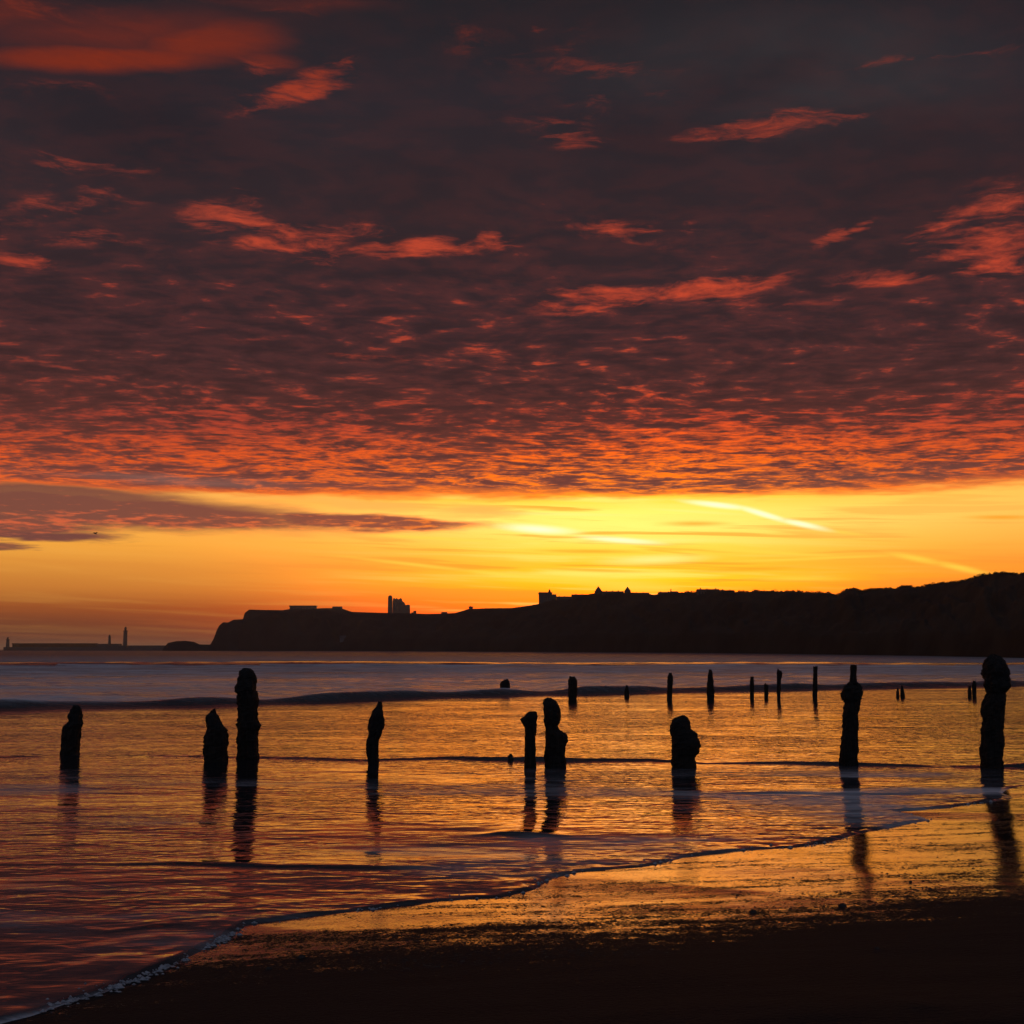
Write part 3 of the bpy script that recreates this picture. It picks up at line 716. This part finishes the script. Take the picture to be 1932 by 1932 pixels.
def box(vs, fs, x0, x1, y0, y1, z0, z1):
    n = len(vs)
    for z in (z0, z1):
        for x, y in ((x0,y0),(x1,y0),(x1,y1),(x0,y1)): vs.append((x, y, z))
    fs += [(n,n+3,n+2,n+1),(n+4,n+5,n+6,n+7)] + [(n+i, n+(i+1)%4, n+4+(i+1)%4, n+4+i) for i in range(4)]
def gable(vs, fs, x0, x1, y0, y1, z0, z1, along='x', over=.3):
    n = len(vs); x0 -= over; x1 += over; y0 -= over; y1 += over
    vs += [(x0,y0,z0),(x1,y0,z0),(x1,y1,z0),(x0,y1,z0)]
    if along == 'x': vs += [(x0,(y0+y1)/2,z1),(x1,(y0+y1)/2,z1)]; fs += [(n,n+1,n+5,n+4),(n+2,n+3,n+4,n+5),(n+1,n+2,n+5),(n+3,n,n+4),(n,n+3,n+2,n+1)]
    else: vs += [((x0+x1)/2,y0,z1),((x0+x1)/2,y1,z1)]; fs += [(n,n+1,n+4),(n+1,n+2,n+5,n+4),(n+2,n+3,n+5),(n+3,n,n+4,n+5),(n,n+3,n+2,n+1)]
m_stonew = mat_rough('old_stone_wall', (.10,.085,.07), (.16,.14,.11), .8, .9, .4)
m_slate = mat_rough('slate_roof', (.045,.045,.05), (.07,.07,.075), 2.0, .7, .3)
m_pale = mat_rough('pale_render', (.12,.11,.10), (.18,.17,.15), 1.5, .85, .2)
m_glass, _, _b = mat('window_glass', .15, (.01,.012,.015)); 
class B:      # a building placed by where it shows on the skyline
    def __init__(s, name, px, d, **k):
        s.d = d; s.px = px; s.k = d/FL/3000
        x, _ = at(px/3000, HOR, d)
        s.z0 = s.Z(float(np.interp(px, SIL[:,0], SIL[:,1])) + 12)
        s.root = empty(name, (x, d, s.z0), **k)
    def X(s, px): return at(px/3000, HOR, s.d)[0] - at(s.px/3000, HOR, s.d)[0]
    def Z(s, py): return at(.5, py/3000, s.d)[1]
    def z(s, py): return s.Z(py) - s.z0
    def part(s, nm, vs, fs, m, parent=None): return mobj(nm, vs, fs, m, parent or s.root)
    def wins(s, wall, x0, x1, z0, z1, n, m=1, y=-.05):
        for i in range(n):
            for r in range(m):
                cxx = x0+(x1-x0)*(i+.5)/n; cz = z0+(z1-z0)*(r+.5)/m; ww = (x1-x0)/n*.22; wh = (z1-z0)/m*.28
                vs, fs = [], []; box(vs, fs, cxx-ww, cxx+ww, y-.03, y+.02, cz-wh, cz+wh)
                s.part('window', vs, fs, m_glass, wall)

# abbey ruin: west gable wall, tall choir end, broken arcade
def on(px, dd=6): return float(Dc(px))+dd
ab = B('ruined_abbey', 1168, on(1168, 4), label='ruined abbey with a tall gable end and broken stepped wall on the cliff top', cat='ruin')
def za(x, y): return (1000+x/4.83, 1700+y/4.83)
def pl(prof, ylo, d0, dp, name, m=m_stonew):
    """wall slab with an irregular top: prof = [(zoom x, zoom y top)] """
    vs, fs = [], []; n = len(prof)
    for yy in (d0, d0+dp):
        for x, y in prof: 
            p = za(x, y); vs.append((ab.X(p[0]), yy, ab.z(p[1])))
        for x, y in prof:
            p = za(x, ylo); vs.append((ab.X(p[0]), yy, ab.z(p[1])))
    q = 2*n
    for i in range(n-1):
        fs += [(i, n+i, n+i+1, i+1), (q+i, q+i+1, q+n+i+1, q+n+i), (i, i+1, q+i+1, q+i)]
    fs += [(0, q, q+n, n), (n-1, 2*n-1, q+2*n-1, q+n-1)]
    return ab.part(name, vs, fs, m)
t1_ = pl([(652,300),(655,235),(668,214),(700,214),(712,235),(714,300),(716,470)], 560, 0, 1.6, 'gable_tower')
w1_ = pl([(718,300),(725,255),(745,252),(755,268),(775,250),(800,272),(825,252),(845,258),(852,290),(868,305),(885,312),(890,335),(905,352)], 560, .6, 3.0, 'choir_wall')
w2_ = pl([(905,352),(925,345),(948,345),(962,350),(966,480)], 560, 1.0, 2.4, 'transept_wall')
for i in range(3):
    vs, fs = [], []; cxx = za(745+i*38, 0)[0]
    x_ = ab.X(cxx); box(vs, fs, x_-.28, x_+.28, .52, .62, ab.z(za(0,430)[1]), ab.z(za(0,320)[1])); ab.part('lancet_window', vs, fs, m_glass, w1_)
rv = B('low_ruin', za(1035,0)[0], on(1215, 4), label='small low broken wall just right of the abbey ruin', cat='ruin')
vs, fs = [], []; box(vs, fs, rv.X(za(1015,0)[0]), rv.X(za(1055,0)[0]), 0, 1.5, 0, rv.z(za(0,432)[1])); wl_ = rv.part('wall', vs, fs, m_stonew)
vs, fs = [], []; box(vs, fs, rv.X(za(985,0)[0]), rv.X(za(1015,0)[0])-.01, .2, 1.2, 0, rv.z(za(0,455)[1])); rv.part('broken_wall', vs, fs, m_stonew)

# long flat-roofed block on the left cliff top
lb = B('long_low_building', a1(1708,0)[0], on(884, 3), label='long flat-topped building on the cliff left of the abbey', cat='building')
vs, fs = [], []; box(vs, fs, lb.X(a1(1635,0)[0]), lb.X(a1(1783,0)[0]), 0, 8, -1, lb.z(a1(0,342)[1])); wl_ = lb.part('wall', vs, fs, m_stonew)
lb.wins(wl_, lb.X(a1(1640,0)[0]), lb.X(a1(1778,0)[0]), lb.z(a1(0,362)[1]), lb.z(a1(0,346)[1]), 8)
vs, fs = [], []; box(vs, fs, lb.X(a1(1632,0)[0]), lb.X(a1(1786,0)[0]), -.3, 8.3, lb.z(a1(0,342)[1])+.003, lb.z(a1(0,336)[1])); lb.part('roof', vs, fs, m_slate)
lb = B('small_building', a1(1905,0)[0], on(986, 3), label='small gabled building on the cliff top between the long block and the abbey', cat='building')
vs, fs = [], []; box(vs, fs, lb.X(a1(1878,0)[0]), lb.X(a1(1930,0)[0]), 0, 6, -1, lb.z(a1(0,348)[1])); wl_ = lb.part('wall', vs, fs, m_stonew)
vs, fs = [], []; gable(vs, fs, lb.X(a1(1878,0)[0]), lb.X(a1(1930,0)[0]), 0, 6, lb.z(a1(0,348)[1])+.003, lb.z(a1(0,341)[1])); lb.part('roof', vs, fs, m_slate)

# hotel block
def zh(x, y): return (1500+x/3.864, 1680+y/3.864)
ht = B('hotel', zh(380,0)[0], on(1600, 4), label='big square hotel block with a turret, left end of the skyline of buildings', cat='building')
vs, fs = [], []; box(vs, fs, ht.X(zh(308,0)[0]), ht.X(zh(455,0)[0]), 0, 12, -3, ht.z(zh(0,228)[1])); wl_ = ht.part('wall', vs, fs, m_stonew)
ht.wins(wl_, ht.X(zh(315,0)[0]), ht.X(zh(448,0)[0]), ht.z(zh(0,330)[1]), ht.z(zh(0,235)[1]), 6, 4)
vs, fs = [], []; box(vs, fs, ht.X(zh(304,0)[0]), ht.X(zh(459,0)[0]), -.3, 12.3, ht.z(zh(0,228)[1])+.003, ht.z(zh(0,213)[1])); rf = ht.part('roof', vs, fs, m_slate)
vs, fs = [], []; xx = ht.X(zh(428,0)[0]); n = 8
for (r, zz) in ((.85, ht.z(zh(0,213)[1])), (.85, ht.z(zh(0,200)[1])), (.05, ht.z(zh(0,172)[1]))):
    for j in range(n): vs.append((xx+r*math.cos(6.283*j/n), 2+r*math.sin(6.283*j/n), zz))
fs = [(i*n+j, i*n+(j+1)%n, (i+1)*n+(j+1)%n, (i+1)*n+j) for i in range(2) for j in range(n)]
ht.part('turret', vs, fs, m_slate)
vs, fs = [], []; box(vs, fs, ht.X(zh(459,0)[0])+.01, ht.X(zh(505,0)[0]), .5, 10, -3, ht.z(zh(0,236)[1])); ht.part('side_wing', vs, fs, m_stonew)

GB = 'buildings along the hilltop skyline'
def house(name, x0, x1, ytop, ywall, label, depth=8, chim=(), along='x', wins=4, m=m_stonew, dd=3, zf=zh, pyramid=False):
    px = zf((x0+x1)/2, 0)[0]
    h = B(name, px, on(px, dd), label=label, cat='building', group=GB)
    X0, X1 = h.X(zf(x0,0)[0]), h.X(zf(x1,0)[0]); zw = h.z(zf(0,ywall)[1]); zt = h.z(zf(0,ytop)[1])
    vs, fs = [], []; box(vs, fs, X0, X1, 0, depth, -2, zw); wl_ = h.part('wall', vs, fs, m)
    h.wins(wl_, X0, X1, max(0, zw-3.0), zw, wins)
    vs, fs = [], []
    if pyramid:
        o = .2; vs = [(X0-o,-o,zw+.003),(X1+o,-o,zw+.003),(X1+o,depth+o,zw+.003),(X0-o,depth+o,zw+.003),((X0+X1)/2,depth/2,zt)]
        fs = [(0,1,4),(1,2,4),(2,3,4),(3,0,4),(3,2,1,0)]
    else: gable(vs, fs, X0, X1, 0, depth, zw+.003, zt, along)
    rf = h.part('roof', vs, fs, m_slate)
    for c, yc in chim:
        vs, fs = [], []; xc = h.X(zf(c,0)[0]); box(vs, fs, xc-.25, xc+.25, depth/2-.3, depth/2+.3, zt-.6, h.z(zf(0,yc)[1])); h.part('chimney', vs, fs, m_stonew, rf)
    return h
house('terrace', 510, 680, 258, 272, 'long low terrace joined to the right of the hotel block', chim=((540,252),(600,254)), wins=8)
house('terrace', 685, 850, 234, 250, 'raised terrace between the hotel block and the first pointed roof', chim=((730,228),(800,230)), wins=8)
house('pointed_house', 945, 1025, 140, 205, 'tall house with a steep pointed roof, left one of two', along='y', pyramid=True, depth=5, wins=3)
house('terrace', 1035, 1270, 198, 212, 'level terrace between the two pointed roofs', chim=((1080,192),(1150,190),(1215,188)), wins=10)
house('pointed_house', 1285, 1350, 146, 200, 'tall house with a steep pointed roof, right one of two', pyramid=True, depth=4.5, wins=3)
house('terrace', 1375, 1560, 214, 230, 'terrace just right of the pointed roofs', chim=((1420,208),(1500,209)), wins=8)
house('terrace', 1680, 1800, 206, 224, 'short terrace beyond the dip in the skyline', chim=((1700,200),(1790,200)), wins=6)
house('chimney_house', 1815, 1890, 198, 216, 'house with a tall thin chimney right of the short terrace', chim=((1818,172),), wins=3)
house('long_block', 95, 215, 241, 252, 'long wide block standing highest among the hilltop buildings', chim=((112,234),(150,237),(200,235)), wins=8, zf=a3)
house('hill_house', 228, 300, 247, 256, 'low house beside the long wide hilltop block', chim=((240,242),), wins=4, zf=a3)
house('cliff_house', 722, 742, 341, 350, 'tiny house at the brow of the slope between the abbey and the hotel', chim=((728,336),), wins=1, depth=4, zf=a2_)
house('cliff_house', 566, 596, 372, 380, 'tiny gabled house in the hollow right of the abbey', wins=2, depth=4, zf=a2_)
# the faint pale house on the slope
hp = B('pale_cottage', 1018, 1180, label='faint pale cottage low on the dark slope below the abbey', cat='building')
hp.root.location.z = 0
hp.z0 = 0
vs, fs = [], []; box(vs, fs, hp.X(1008), hp.X(1030), 0, 4, hp.Z(1882), hp.Z(1868)); wl_ = hp.part('wall', vs, fs, m_pale)
vs, fs = [], []; gable(vs, fs, hp.X(1008), hp.X(1030), 0, 4, hp.Z(1868)+.003, hp.Z(1863)); hp.part('roof', vs, fs, m_slate)
hp.root.location.y = 1150; 

# ------------------------------------------------------------------ pier and lighthouses
def zp(x, y): return (x/3.864, 1800+y/3.864)
DP = 1450
pk = B('harbour_pier', 250, DP, label='long harbour pier with a raised deck running out to sea', cat='pier')
pk.root.location.z = 0; pk.z0 = 0
vs, fs = [], []; box(vs, fs, pk.X(10), pk.X(285), 0, 8, -2, pk.Z(1895.5)); pk.part('stone_base', vs, fs, m_stonew)
vs, fs = [], []; box(vs, fs, pk.X(285)+.02, pk.X(600), -2, 10, -2, pk.Z(1891)); pk.part('quay', vs, fs, m_stonew)
vs, fs = [], []; box(vs, fs, pk.X(282), pk.X(350), -1, 9, pk.Z(1891)+.01, pk.Z(1886)); pk.part('raised_quay', vs, fs, m_stonew)
vs, fs = [], []; box(vs, fs, pk.X(32), pk.X(282)-.02, 2, 6, pk.Z(1886.5), pk.Z(1884.5)); pk.part('deck', vs, fs, m_wood)
px = 34
while px < 280:
    vs, fs = [], []; x_ = pk.X(px)
    box(vs, fs, x_-.3, x_+.3, 2.2, 5.6, pk.Z(1895.5), pk.Z(1886.6))
    pk.part('trestle', vs, fs, m_wood); px += 4.1
def lighthouse(px, d, wpx, ytop, ybase, label, name='lighthouse'):
    h = B(name, px, d, label=label, cat='lighthouse'); h.root.location.z = h.Z(ybase); h.z0 = h.Z(ybase); k = h.k
    H = h.z(ytop); r = wpx*k/2; n = 14
    def lathe(nm, pr, m):
        vs = [(rr*math.cos(6.2832*j/n), rr*math.sin(6.2832*j/n), zz) for rr, zz in pr for j in range(n)]
        fs = [(i*n+j, i*n+(j+1)%n, (i+1)*n+(j+1)%n, (i+1)*n+j) for i in range(len(pr)-1) for j in range(n)] + [tuple(range((len(pr)-1)*n, len(pr)*n))]
        return mobj(nm, vs, fs, m, h.root)
    lathe('tower', [(r*1.15,-2),(r*1.1,.6),(r*.92,H*.75)], m_stonew)
    lathe('gallery', [(r*1.25,H*.75+.01),(r*1.25,H*.79)], m_stonew)
    lathe('lantern', [(r*.62,H*.79+.01),(r*.62,H*.91)], m_glass)
    lathe('lantern_roof', [(r*.8,H*.91+.01),(r*.4,H*.97),(.05,H)], m_slate)
lighthouse(366, DP-3, 11.5, 1836, 1891, 'taller of the two round lighthouse towers on the pier')
lighthouse(320, DP-3, 7.5, 1859, 1886, 'shorter slim lighthouse tower left of the tall one on the pier')
lighthouse(22, DP-2, 9, 1866, 1896, 'small squat beacon at the seaward end of the pier', 'beacon')

# ------------------------------------------------------------------ scrub and trees on the crest
m_leaf = mat_rough('scrub_leaves', (.018,.022,.012), (.032,.036,.02), 3.0, .9, .2)
def clump(vs, fs, c, r, n, leaf):
    for _ in range(n):
        d = Vector((random.gauss(0,1), random.gauss(0,1), random.gauss(0,1))).normalized()*r*random.random()**.35
        p = Vector(c) + Vector((d.x, d.y, d.z*.75))
        a = Vector((random.gauss(0,1), random.gauss(0,1), random.gauss(0,1))).normalized(); b_ = a.orthogonal().normalized(); a = a*leaf; b_ = b_*leaf
        k = len(vs); vs += [tuple(p-a), tuple(p+b_), tuple(p+a), tuple(p-b_)]; fs.append((k, k+1, k+2, k+3))
vs, fs = [], []
for i in range(420):
    px = random.uniform(2010, 3120)
    d = on(px, random.uniform(-3, 3)); vy = float(np.interp(px, SIL[:,0], SIL[:,1]))
    x, z = at(px/3000, vy/3000, d); s = d/FL/3000
    clump(vs, fs, (x, d, z+random.uniform(-2,1.6)*s), random.uniform(2.5, 8.0)*s, 46, 1.2*s)
for i in range(110):
    px = random.uniform(1180, 1990)
    d = on(px, random.uniform(-2, 2)); vy = float(np.interp(px, SIL[:,0], SIL[:,1]))
    x, z = at(px/3000, vy/3000, d); s = d/FL/3000
    clump(vs, fs, (x, d, z-1.5*s), random.uniform(1.5, 3.2)*s, 26, .9*s)
tag(mobj('hilltop_scrub', vs, fs, m_leaf), 'dark belt of scrub and low trees along the crest of the hill', 'scrub', kind='stuff')
m_bark = mat_rough('bark', (.03,.025,.02), (.05,.04,.03), 4, .9, .4)
for i, (px, wpx, hpx, lb) in enumerate([(a3(940,0)[0], 20, 9, 'round-headed tree just right of the notch in the hill skyline'),(a3(985,0)[0], 22, 9, 'broad tree second right of the notch in the hill skyline'),
        (a3(1065,0)[0], 14, 6, 'small tree standing clear of the pair beside the notch'),(a3(1262,0)[0], 26, 7, 'wide tree clump on the rising crest to the right'),(a3(405,0)[0], 12, 6, 'small tree at the right end of the hilltop houses')]):
    d = on(px, 1); vy = float(np.interp(px, SIL[:,0], SIL[:,1])); x, z = at(px/3000, (vy+hpx*.8)/3000, d); s = d/FL/3000
    r = empty('hilltop_tree', (x, d, z), label=lb, cat='tree', group='trees on the hill crest')
    tv, tf = [], []; box(tv, tf, -.5*s, .5*s, -.5*s, .5*s, -1, hpx*.5*s); mobj('trunk', tv, tf, m_bark, r)
    cv, cf = [], []
    for _ in range(9): clump(cv, cf, (random.uniform(-.38,.38)*wpx*s, random.uniform(-.3,.3)*wpx*s, hpx*(.45+random.uniform(-.15,.25))*s), wpx*.24*s, 70, 1.0*s)
    mobj('crown', cv, cf, m_leaf, r)

# ------------------------------------------------------------------ gull
m_bird, _, _ = mat('gull_plumage', .8, (.08,.08,.085))
gp = at(279/3000, 1563/3000, 170)
g = empty('gull', (gp[0], 170, gp[1]), label='lone gull flying under the lowest strip of cloud at far left', cat='bird')
vs, fs = [], []; n = 8
for (xx, r) in ((-.26,.01),(-.18,.05),(0,.075),(.14,.055),(.20,.045),(.25,.04),(.31,.008)):
    for j in range(n): vs.append((xx, r*math.cos(6.283*j/n), r*math.sin(6.283*j/n)))
fs = [(i*n+j, (i+1)*n+j, (i+1)*n+(j+1)%n, i*n+(j+1)%n) for i in range(6) for j in range(n)]
mobj('body', vs, fs, m_bird, g)
for sgn in (-1, 1):
    vs = [(-.08,.03*sgn,.03),(.10,.03*sgn,.03),(.12,.30*sgn,.17),(-.04,.30*sgn,.16),(-.02,.62*sgn,.05),(.01,.64*sgn,.05),
          (-.08,.03*sgn,.045),(.10,.03*sgn,.045),(.12,.30*sgn,.183),(-.04,.30*sgn,.172)]
    mobj('wing', vs, [(0,1,2,3),(3,2,5,4),(6,7,8,9),(9,8,5,4),(0,1,7,6),(1,2,8,7),(0,3,9,6),(2,5,8),(3,4,9)], m_bird, g)
g.rotation_euler = (0, .15, .9)

# ------------------------------------------------------------------ air
hm = bpy.data.materials.new('thin_sea_haze'); hm.use_nodes = True; hm.node_tree.nodes.clear(); t = NT(hm.node_tree)
pv_ = t.n('ShaderNodeVolumePrincipled'); pv_.inputs['Density'].default_value = .00016; pv_.inputs['Color'].default_value = (.9,.85,.82,1)
pv_.inputs['Anisotropy'].default_value = .4
ou = t.n('ShaderNodeOutputMaterial'); t.L.new(pv_.outputs[0], ou.inputs['Volume'])
vs, fs = [], []; box(vs, fs, -27000, 27000, -2500, 27000, -4.5, 45)
hz = mobj('haze', vs, fs, hm); tag(hz, kind='stuff')
